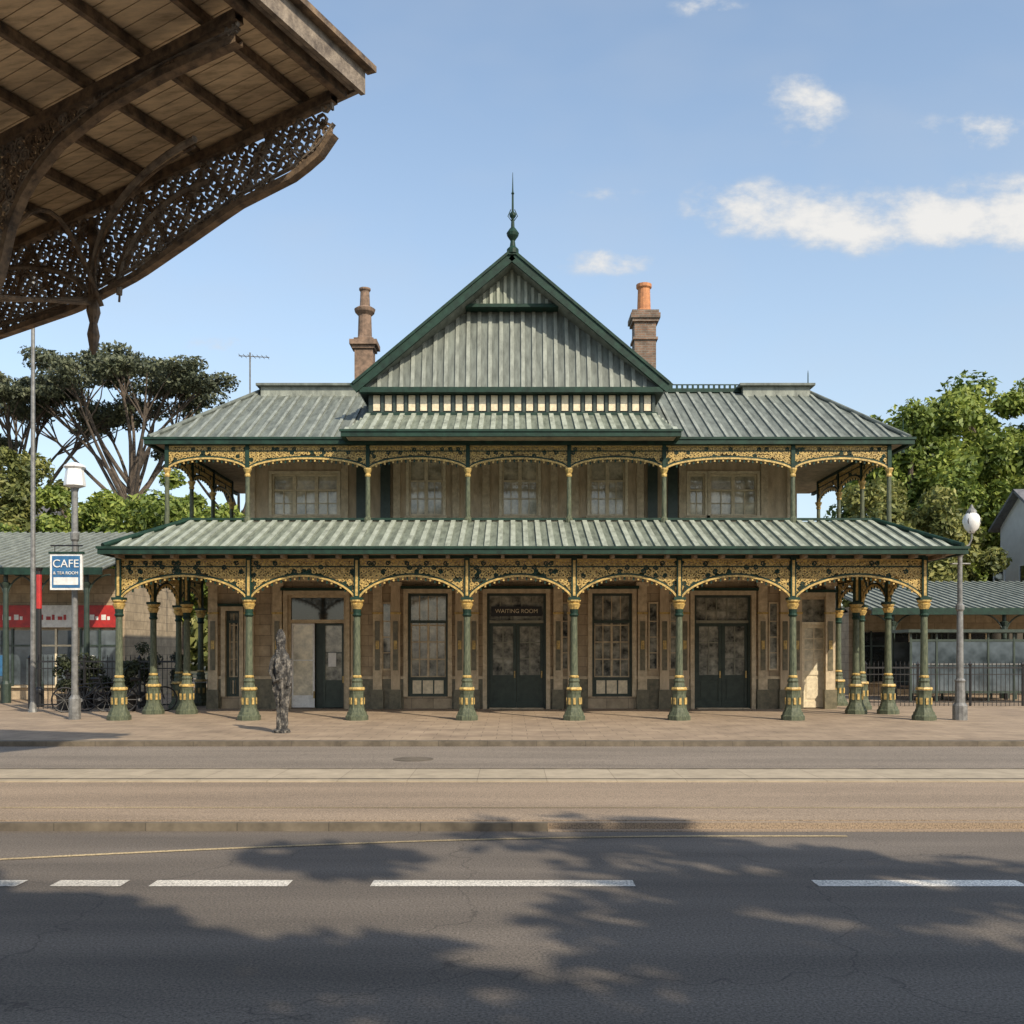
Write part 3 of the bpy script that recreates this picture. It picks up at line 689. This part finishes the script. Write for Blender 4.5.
for j in range(len(pr)-1):
    for i in range(n): a=j*n+i;b=j*n+(i+1)%n; fs.append((a,b,b+n,a+n))
fs.append(tuple((len(pr)-1)*n+i for i in range(n)))
m.add(vs,fs,STONE)
m.tube([(sx-.16,sy-.05,1.5),(sx-.20,sy-.1,1.25),(sx-.10,sy-.18,1.05),(sx+.06,sy-.2,1.12)],[.05,.045,.04,.03],8,STONE)
m.tube([(sx+.16,sy-.05,1.5),(sx+.2,sy-.08,1.2),(sx+.16,sy-.14,.95)],[.05,.045,.03],8,STONE)
m.build('stone_statue')
def bicycle(x,y,ang):
    e=empty('bicycle'); m=MB(); R=Matrix.Rotation(ang,4,'Z'); O=Vector((x,y,0))
    def W(a,b,c=0): return O+R@Vector((a,c,b))
    for cx in(-.52,.52):
        m.tube([W(cx+.33*math.cos(t*math.pi/12),.34+.33*math.sin(t*math.pi/12)) for t in range(24)],.022,6,BLACK,closed=True)
        for k in range(10): a=k*math.pi/5; m.tube([W(cx,.34),W(cx+.32*math.cos(a),.34+.32*math.sin(a))],.005,3,STEEL)
    fr=[((-.52,.34),(-.12,.33)),((-.12,.33),(-.24,.82)),((-.52,.34),(-.22,.74)),((-.22,.74),(.34,.8)),((-.12,.33),(.36,.72)),((.34,.9),(.52,.34)),((.33,1.0),(.34,.8))]
    for a,b in fr: m.tube([W(*a),W(*b)],.02,6,BLACK)
    m.tube([W(.38,1.0,-.26),W(.33,1.02,-.1),W(.33,1.02,.1),W(.38,1.0,.26)],.014,6,STEEL)
    m.tube([W(-.36,.88),W(-.24,.89),W(-.08,.88)],[.06,.055,.02],6,BLACK); m.tube([W(-.12,.33,-.1),W(-.12,.33,.1)],.05,8,STEEL)
    m.build('frame_and_wheels',e)
bicycle(-11.5,27.0,.35); bicycle(-11.2,27.5,.15); bicycle(-10.0,27.2,.5)
m=MB(); bx,by=X(77,30),30.; m.lathe(bx,by,[(.28,0),(.3,.05),(.32,.9),(.36,.95),(.36,1.05),(.25,1.2),(.1,1.28)],12,BLACK); m.lathe(bx,by,[(.325,.6),(.325,.66)],12,GOLD); m.build('litter_bin')
def railing(x0,x1,y,h=1.15,name='iron_railing'):
    m=MB(); m.bar((x0,y,h),(x1,y,h),.04,.05,BLACK); m.bar((x0,y,.12),(x1,y,.12),.04,.04,BLACK); m.bar((x0,y,h-.2),(x1,y,h-.2),.03,.03,BLACK)
    n=int((x1-x0)/.13)
    for i in range(n+1):
        x=x0+(x1-x0)*i/n; r=.04 if i%12==0 else .01
        m.lathe(x,y,[(r,0),(r,h+.06),(r*1.6,h+.1),(.002,h+.2)],5,BLACK)
    m.build(name)
railing(-13.8,-9.6,28.6,1.35); railing(10.6,19,30.)

# ------------------------------------------------------------ left & right neighbours
def shop(name,x0,x1,yf,yb,eave,ridge,posts,fascia,rmat,over=2.5):
    e=empty(name); m=MB()
    yw=yf+over
    m.box(x0+.3,x1-.3,yw,yb,0,eave+.2,WALL); m.build('walls',e)
    m=MB(); roof_slope(m,(x0,yf,eave),(x1,yf,eave),(x1,yb-.5,ridge),(x0,yb-.5,ridge),rmat,.3,.09,.05)
    m.box(x0,x1,yf-.08,yf-.002,eave-.2,eave+.03,GREEN); 
    m.add([(x0+.3,yw,eave),(x0+.3,yb-.5,eave),(x0+.3,yb-.5,ridge-.1)],[(0,1,2)],CREAM); m.add([(x1-.3,yw,eave),(x1-.3,yb-.5,eave),(x1-.3,yb-.5,ridge-.1)],[(0,2,1)],CREAM)
    m.build('roof',e)
    m=MB()
    for p in posts:
        m.lathe(p,yf+.25,[(.16,0),(.16,.6),(.1,.7),(.08,eave-.6),(.15,eave-.45),(.07,eave-.4),(.07,eave-.1)],10,DOOR)
        for s in(-1,1):
            P=[(p+s*(.05+.7*(1-math.cos(t/8*math.pi/2))),yf+.25,eave-.9+.72*math.sin(t/8*math.pi/2)) for t in range(9)]
            m.tube(P,.03,5,DOOR)
    m.build('veranda_posts',e)
    m=MB(); n=max(2,int((x1-x0)/1.45)); w=(x1-x0-.8)/n
    for i in range(n):
        a=x0+.4+i*w+.1; b=a+w-.2
        m.box(a,b,yw-.03,yw-.002,.5,2.35,GLASSB if fascia else GLASS)
        for q in(a,(a+b)/2,b): m.box(q-.035,q+.035,yw-.07,yw-.031,.45,2.4,CREAM if i%2 else DOOR)
        m.box(a,b,yw-.068,yw-.0315,1.8,1.86,CREAM if i%2 else DOOR); m.box(a-.04,b+.04,yw-.12,yw-.032,.4,.449,TRIM)
        if fascia:
            fm_=[RED,RED,BLUE,RED,WHITE][i%5]
            m.box(a-.05,b+.05,yw-.14,yw-.03,2.45,3.2,fm_); 
            for k in range(5): 
                c=a+.15+(b-a-.3)*k/5; m.box(c,c+(b-a)*(.07+.05*(k%2)),yw-.15,yw-.1405,2.7,2.7+.12+.06*((k+i)%2),RED if fm_ is WHITE else WHITE)
            if i%2==0: m.box(a+.1,a+.45,yw-.05,yw-.0312,.8,1.5,[RED,WHITE,BLUE][i%3])
            if i%3==1: m.box(a,b,yw-.6,yw-.15,.05,.55,TILE)
    m.build('shopfronts',e); return e
sh=shop('shop_arcade_building',-30,-12.9,31.5,40,4.25,6.3,[X(5,31.7),X(38,31.7),X(86,31.7),-18.5,-21],RED,ROOF2,2.6)
m=MB(); px_=X(39,29.5); m.lathe(px_,29.5,[(.14,0),(.14,.5),(.07,.6),(.07,4.0),(.12,4.1)],10,BLACK); m.lathe(px_,29.5,[(.08,2.9),(.08,3.9)],10,RED); m.build('banner_post')
shop('low_platform_building',12.4,45,34.5,42,3.1,4.5,[X(1005,34.7),X(893,34.7),26,31],None,ROOF2,3.2)
e=empty('glazed_shelter'); m=MB(); gx0_,gx1_,gy_=13.0,17.2,32.6
for i in range(6):
    x=gx0_+(gx1_-gx0_)*i/5; m.box(x-.03,x+.03,gy_-.03,gy_+.03,0,2.25,DOOR); m.box(x-.03,x+.03,gy_+1.5,gy_+1.56,0,2.25,DOOR)
    if i<5:
        x2=gx0_+(gx1_-gx0_)*(i+1)/5; m.box(x+.035,x2-.035,gy_-.008,gy_+.008,.35,1.95,GLASSB); m.box(x+.03,x2-.03,gy_-.02,gy_+.02,.27,.345,DOOR); m.box(x+.03,x2-.03,gy_-.02,gy_+.02,1.955,2.03,DOOR); m.box(x+.03,x2-.03,gy_-.02,gy_+.02,1.2,1.24,STEEL)
m.box(gx0_,gx1_,gy_+1.52,gy_+1.54,.35,1.95,GLASSB); m.box(gx0_-.15,gx1_+.15,gy_-.2,gy_+1.8,2.25,2.35,DOOR); m.box(gx0_+.2,gx1_-.2,gy_+1.0,gy_+1.4,.42,.48,FASC)
for x in(gx0_+.5,gx1_-.5): m.box(x-.03,x+.03,gy_+1.1,gy_+1.3,0,.42,BLACK)
m.build('frame_and_glass',e)
def house(name,x0,x1,y0,y1,h,rh,wm_,rm,wins):
    e=empty(name); m=MB(); m.box(x0,x1,y0,y1,0,h,wm_); 
    ym=(y0+y1)/2; m.add([(x0,y0,h),(x0,y1,h),(x0,ym,h+rh),(x1,y0,h),(x1,y1,h),(x1,ym,h+rh)],[(0,1,2),(5,4,3)],wm_); m.build('walls',e)
    m=MB(); m.slab([(x0-.4,y0-.4,h-.1),(x1+.4,y0-.4,h-.1),(x1+.4,ym,h+rh+.1),(x0-.4,ym,h+rh+.1)],.12,rm); m.slab([(x1+.4,y1+.4,h-.1),(x0-.4,y1+.4,h-.1),(x0-.4,ym,h+rh+.1),(x1+.4,ym,h+rh+.1)],.12,rm)
    m.build('roof',e); m=MB()
    n=wins; w=(x1-x0)/n
    for i in range(n):
        for z in np.arange(1.2,h-1.6,2.9):
            z=float(z); a=x0+w*(i+.5)-.5
            m.box(a,a+1,y0-.03,y0-.002,z,z+1.5,GLASS); m.box(a-.08,a,y0-.08,y0-.001,z-.05,z+1.55,WHITE); m.box(a+1,a+1.08,y0-.08,y0-.001,z-.05,z+1.55,WHITE); m.box(a,a+1,y0-.08,y0-.001,z+1.5,z+1.56,WHITE); m.box(a-.15,a+1.15,y0-.12,y0-.001,z-.13,z-.052,WHITE); m.box(a+.47,a+.53,y0-.06,y0-.031,z,z+1.5,WHITE)
    sx_=x0 if x0>0 else x1; s_=-1 if x0>0 else 1
    for z in np.arange(1.2,h-1.6,2.9):
        for yy_ in(y0+1.2,y0+3.6):
            z=float(z); a,b=sorted((sx_+s_*.03,sx_+s_*.002)); m.box(a,b,yy_,yy_+.9,z,z+1.4,GLASS)
            a,b=sorted((sx_+s_*.07,sx_+s_*.001)); m.box(a,b,yy_-.08,yy_,z-.05,z+1.45,WHITE); m.box(a,b,yy_+.9,yy_+.98,z-.05,z+1.45,WHITE); m.box(a,b,yy_,yy_+.9,z+1.4,z+1.46,WHITE)
    m.build('windows',e)
SLATE=mat('slate',(.16,.16,.17),(.09,.09,.1),rough=.6,scale=5)
PALE=mat('pale_render',(.68,.66,.62),(.58,.56,.52),rough=.8,scale=2)
house('white_house',23.2,33,43.5,47.5,7.5,1.4,PALE,SLATE,5)
house('cream_house',-36,-24.5,50,58,7.2,2.2,PALE,SLATE,4)

# ------------------------------------------------------------ trees
def leaves_mesh(name,clumps,mt,parent,size,flat=.0):
    cs=[];
    for (c,r,n) in clumps:
        d=rng.normal(size=(n,3)); d/=np.linalg.norm(d,axis=1)[:,None]
        rad=rng.random(n)**.45; cs.append((np.array(c)+d*rad[:,None]*np.array(r),d))
    P=np.concatenate([a for a,_ in cs]); D=np.concatenate([b for _,b in cs]); n=len(P)
    nr=D*.6+rng.normal(size=(n,3))*.6+np.array([0,0,.35]); nr/=np.linalg.norm(nr,axis=1)[:,None]
    a=np.cross(nr,rng.normal(size=(n,3))); a/=np.linalg.norm(a,axis=1)[:,None]; b=np.cross(nr,a)
    s=(size*(.6+.8*rng.random(n)))[:,None]
    V=np.empty((n,4,3)); V[:,0]=P-a*s; V[:,1]=P-b*s*.5+a*s*.1; V[:,2]=P+a*s; V[:,3]=P+b*s*.5-a*s*.1
    me=bpy.data.meshes.new(name); me.vertices.add(n*4); me.vertices.foreach_set('co',V.reshape(-1).astype(np.float32))
    me.loops.add(n*4); me.loops.foreach_set('vertex_index',np.arange(n*4,dtype=np.int32)); me.polygons.add(n)
    me.polygons.foreach_set('loop_start',(np.arange(n)*4).astype(np.int32))
    me.materials.append(mt); me.update(calc_edges=True); me.validate()
    o=bpy.data.objects.new(name,me); COL.objects.link(o); o.parent=parent; return o
def limb(m,a,b,r0,r1,bend=.1,k=6):
    a=Vector(a);b=Vector(b); L=(b-a).length; off=Vector((random.uniform(-1,1),random.uniform(-1,1),random.uniform(-.3,.6)))*L*bend
    P=[];R=[]
    for i in range(k+1):
        t=i/k; P.append(a.lerp(b,t)+off*math.sin(t*math.pi)); R.append(r0+(r1-r0)*t)
    m.tube(P,R,7,BARK); return P
def broadleaf(name,x,y,h,rx,ry,rz,mt,nc=60,nl=420,size=.2,cr=.24,hollow=True):
    e=empty(name); m=MB(); zc=h-rz
    top=Vector((x,y,max(.5,zc-rz*.5))); limb(m,(x,y,-.1),top,.04*h,.028*h,.03)
    clumps=[]
    for i in range(nc):
        d=rng.normal(size=3); d/=np.linalg.norm(d); q=.55+.45*rng.random()
        if rng.random()<.25: q*=.6
        c=np.array([x+d[0]*rx*q,y+d[1]*ry*q,zc+d[2]*rz*q*.95]); r=cr*(.6+.8*rng.random())
        clumps.append((c,(rx*r,ry*r,rz*r*.75),int(nl*(.6+.8*rng.random()))))
        if i%4==0: limb(m,top,tuple(c),.015*h,.004*h,.12)
    m.build('trunk_and_limbs',e); leaves_mesh('foliage',clumps,mt,e,size)
broadleaf('broadleaf_tree',27.8,56,17.2,8.6,6,7.8,LEAF_R,nc=170,nl=640,size=.18,cr=.17)
broadleaf('broadleaf_tree',21.6,53,15.6,4.4,4,6.2,LEAF_R,nc=110,nl=540,size=.16,cr=.2)
broadleaf('broadleaf_tree',18.0,46,9.8,3.8,3.5,4.2,LEAF_L,nc=70,nl=440,size=.14,cr=.2)
broadleaf('broadleaf_tree',37,64,17.5,7,5,7,LEAF_R,nc=70,nl=450,size=.24)
broadleaf('broadleaf_tree',-15.5,46,10.6,4.2,3.5,4.4,LEAF_R,nc=80,nl=480,size=.14,cr=.2)
broadleaf('broadleaf_tree',-20.5,47,9.9,3.8,3.5,3.8,LEAF_R,nc=70,nl=460,size=.14,cr=.2)
broadleaf('broadleaf_tree',-24.8,48,11.8,3.4,3,4.2,LEAF_L,nc=70,nl=460,size=.14,cr=.2)
broadleaf('broadleaf_tree',-11.5,50,9.6,4.,3.5,3.5,LEAF_L,nc=45,nl=420,size=.16)
def pine(x,y,h,R,lean=0,nb=16,th=3.2):
    e=empty('stone_pine_tree'); m=MB(); fork=Vector((x+lean*.5,y,h*.5)); limb(m,(x,y,-.1),fork,.38,.26,.03)
    clumps=[]
    for i in range(nb):
        a=i*2.4+random.uniform(-.4,.4); q=R*math.sqrt((i+.6)/nb)
        tip=Vector((x+lean+q*math.cos(a),y+q*.8*math.sin(a),h-.7-th*.75*(q/R)**2+random.uniform(-.5,.3)))
        P=limb(m,fork+Vector((0,0,random.uniform(-.8,1.8))),tip,.13,.035,.08)
        clumps.append((tuple(tip),(R*.24,R*.24,.5),440))
        for k in range(4):
            d=Vector((random.uniform(-1,1),random.uniform(-1,1),random.uniform(-.25,.25)))*R*.27
            limb(m,P[4],tip+d,.05,.015,.1,4); clumps.append((tuple(tip+d),(R*.15,R*.15,.36),260))
    m.build('trunk_and_limbs',e); leaves_mesh('needles',clumps,LEAF_P,e,.12)
pine(-21.5,56,18.4,6.2,0.3,18)
pine(-29.0,58,18.0,5.6,0.5,15)
pine(-16.6,60,16.0,4.2,.3,12,2.4)
e=empty('distant_trees'); cl=[]
for i in range(150):
    x=rng.uniform(-120,120); hh=rng.uniform(3,8)
    if abs(x)<12: hh*=.6
    cl.append(((x,rng.uniform(85,100),hh*.6),(5,4,hh*.6),300))
leaves_mesh('foliage',cl,LEAF_L,e,.5)
def planter(x,y,r,h):
    e=empty('planter_shrub'); m=MB(); m.lathe(x,y,[(.2,0),(.26,.4),(.3,.42),(.3,.46),(.02,.44)],12,BLACK); m.tube([(x,y,.4),(x,y,.4+h*.4)],.03,6,BARK); m.build('pot',e)
    cl=[((x+random.uniform(-.5,.5)*r,y+random.uniform(-.5,.5)*r,.5+random.uniform(.1,.95)*h),(r*.5,r*.5,r*.45),160) for _ in range(9)]
    leaves_mesh('leaves',cl,LEAF_D,e,.05)
for (px,Y,r,h) in((66,28.,.4,1.0),(88,29.2,.45,1.2),(103,29.,.4,.9),(128,27.5,.35,.8),(145,29.5,.5,1.3),(182,29.3,.4,1.1)): planter(X(px,Y),Y,r,h)
def shade(x,y,h,r,nc,nl): broadleaf('roadside_tree',x,y,h,r,r*.8,r*.85,LEAF_R,nc=nc,nl=nl,size=.2,cr=.24)  # unseen trees behind the camera, crowns thinned to dapple the road shade
for (x,y,h,r,nc,nl) in((14.5,-3.2,11.6,4.6,48,210),(8.5,-3.4,11.7,4.4,44,200),(3.4,-4.2,11.3,3.8,30,180),(20,-4,11.4,4.4,36,180),(-2.6,-4.6,10.6,3.6,18,150)):
    shade(x,y,h,r,nc,nl)
house('terrace_opposite',-3,40,-16,-7,8.2,2.6,BRICK,SLATE,14)

# ------------------------------------------------------------ world & sun
EL=math.radians(38); AZ=math.radians(145)
w=bpy.data.worlds.new('World'); scene.world=w; w.use_nodes=True; nt=w.node_tree; N=nt.nodes; L=nt.links
try: w.cycles.sampling_method='NONE'
except Exception as ex: print(ex)
bg=N['Background']; sk=N.new('ShaderNodeTexSky'); sk.sky_type='NISHITA'; sk.sun_disc=False; sk.sun_elevation=EL; sk.sun_rotation=AZ
sk.air_density=1.0; sk.dust_density=1.0; sk.ozone_density=1.
bg.inputs['Strength'].default_value=.15
tc=N.new('ShaderNodeTexCoord'); sp=N.new('ShaderNodeSeparateXYZ'); L.new(tc.outputs['Generated'],sp.inputs[0])
def M(op,a,b=None,c=None,clamp=False):
    n=N.new('ShaderNodeMath'); n.operation=op; n.use_clamp=clamp
    for i,q in enumerate((a,b,c)):
        if q is None: continue
        if isinstance(q,(int,float)): n.inputs[i].default_value=q
        else: L.new(q,n.inputs[i])
    return n.outputs[0]
yy=M('MAXIMUM',sp.outputs[1],.05); U=M('DIVIDE',sp.outputs[0],yy); V=M('DIVIDE',sp.outputs[2],yy)
cv=N.new('ShaderNodeCombineXYZ'); L.new(U,cv.inputs[0]); L.new(V,cv.inputs[1])
def noise(sc,det,stretch=(1,1,1),off=(0,0,0)):
    mp=N.new('ShaderNodeMapping'); mp.inputs['Scale'].default_value=stretch; mp.inputs['Location'].default_value=off; L.new(cv.outputs[0],mp.inputs[0])
    n=N.new('ShaderNodeTexNoise'); n.noise_dimensions='2D'; n.inputs['Scale'].default_value=sc; n.inputs['Detail'].default_value=det; n.inputs['Roughness'].default_value=.6; L.new(mp.outputs[0],n.inputs['Vector']); return n.outputs['Fac']
n1=noise(15,7,(1,1.7,1),(2.3,.9,0)); n2=noise(3.2,3,(1,2.0,1),(7,2,0))
tot=None
for (px,py,a,b,k) in((806,105,46,36,.95),(985,130,75,20,.85),(755,208,80,28,1.15),(830,232,60,20,.9),(940,222,95,34,1.25),(612,262,48,16,.95),(600,195,50,12,.5),(1040,215,70,40,1.),(705,5,50,14,.75),(230,345,60,16,.5)):
    du=M('DIVIDE',M('SUBTRACT',U,(px-512)/1000),a/1000); dv=M('DIVIDE',M('SUBTRACT',V,(650-py)/1000),b/1000)
    g_=M('MULTIPLY',M('EXPONENT',M('MULTIPLY',M('ADD',M('MULTIPLY',du,du),M('MULTIPLY',dv,dv)),-1.0)),k)
    tot=g_ if tot is None else M('ADD',tot,g_)
den=M('ADD',M('MULTIPLY',tot,.72),M('MULTIPLY',M('SUBTRACT',n1,.52),2.2))
den=M('MULTIPLY',den,M('MINIMUM',M('MULTIPLY',tot,1.8),1.))
mr=N.new('ShaderNodeMapRange'); mr.interpolation_type='SMOOTHSTEP'; mr.inputs[1].default_value=.05; mr.inputs[2].default_value=.95; mr.inputs[3].default_value=0; mr.inputs[4].default_value=.93; L.new(den,mr.inputs[0])
mrh=N.new('ShaderNodeMapRange'); mrh.inputs[1].default_value=.42; mrh.inputs[2].default_value=.8; mrh.inputs[3].default_value=0.0; mrh.inputs[4].default_value=.2; L.new(n2,mrh.inputs[0])
fac=M('MAXIMUM',mr.outputs[0],mrh.outputs[0])
fac=M('MULTIPLY',fac,M('GREATER_THAN',sp.outputs[1],.06))
gain=N.new('ShaderNodeVectorMath'); gain.operation='MULTIPLY'; L.new(sk.outputs[0],gain.inputs[0]); gain.inputs[1].default_value=(1.72,1.64,1.5)
hz=N.new('ShaderNodeMapRange'); hz.inputs[1].default_value=0.; hz.inputs[2].default_value=.5; hz.inputs[3].default_value=.6; hz.inputs[4].default_value=.08; L.new(sp.outputs[2],hz.inputs[0])
hm=N.new('ShaderNodeMix'); hm.data_type='RGBA'; L.new(hz.outputs[0],hm.inputs[0]); L.new(gain.outputs[0],hm.inputs[6]); hm.inputs[7].default_value=(3.4,4.0,4.7,1)
mx=N.new('ShaderNodeMix'); mx.data_type='RGBA'; L.new(fac,mx.inputs[0]); L.new(hm.outputs[2],mx.inputs[6])
cr_=N.new('ShaderNodeMix'); cr_.data_type='RGBA'; cr_.inputs[6].default_value=(3.9,4.2,4.6,1); cr_.inputs[7].default_value=(6.0,5.85,5.6,1); L.new(M('MULTIPLY_ADD',den,1.1,-.15,True),cr_.inputs[0])
L.new(cr_.outputs[2],mx.inputs[7]); L.new(mx.outputs[2],bg.inputs['Color'])
sd=bpy.data.lights.new('Sun','SUN'); sd.energy=4.9; sd.angle=math.radians(.5); sd.color=(1,.88,.70); so=bpy.data.objects.new('sun',sd); COL.objects.link(so)
v=Vector((math.sin(AZ)*math.cos(EL),math.cos(AZ)*math.cos(EL),math.sin(EL))); so.rotation_euler=v.to_track_quat('Z','Y').to_euler(); so.location=v*50
# ------------------------------------------------------------ camera
cd=bpy.data.cameras.new('Camera'); cd.sensor_width=36; cd.lens=36*1000/1024; cd.shift_y=(650-512)/1024; cd.clip_end=2000; cd.clip_start=.1
co=bpy.data.objects.new('Camera',cd); COL.objects.link(co); co.location=(0,0,1.68); co.rotation_euler=(math.pi/2,0,0); scene.camera=co
scene.view_settings.view_transform='Standard'; scene.view_settings.look='None'; scene.view_settings.exposure=0
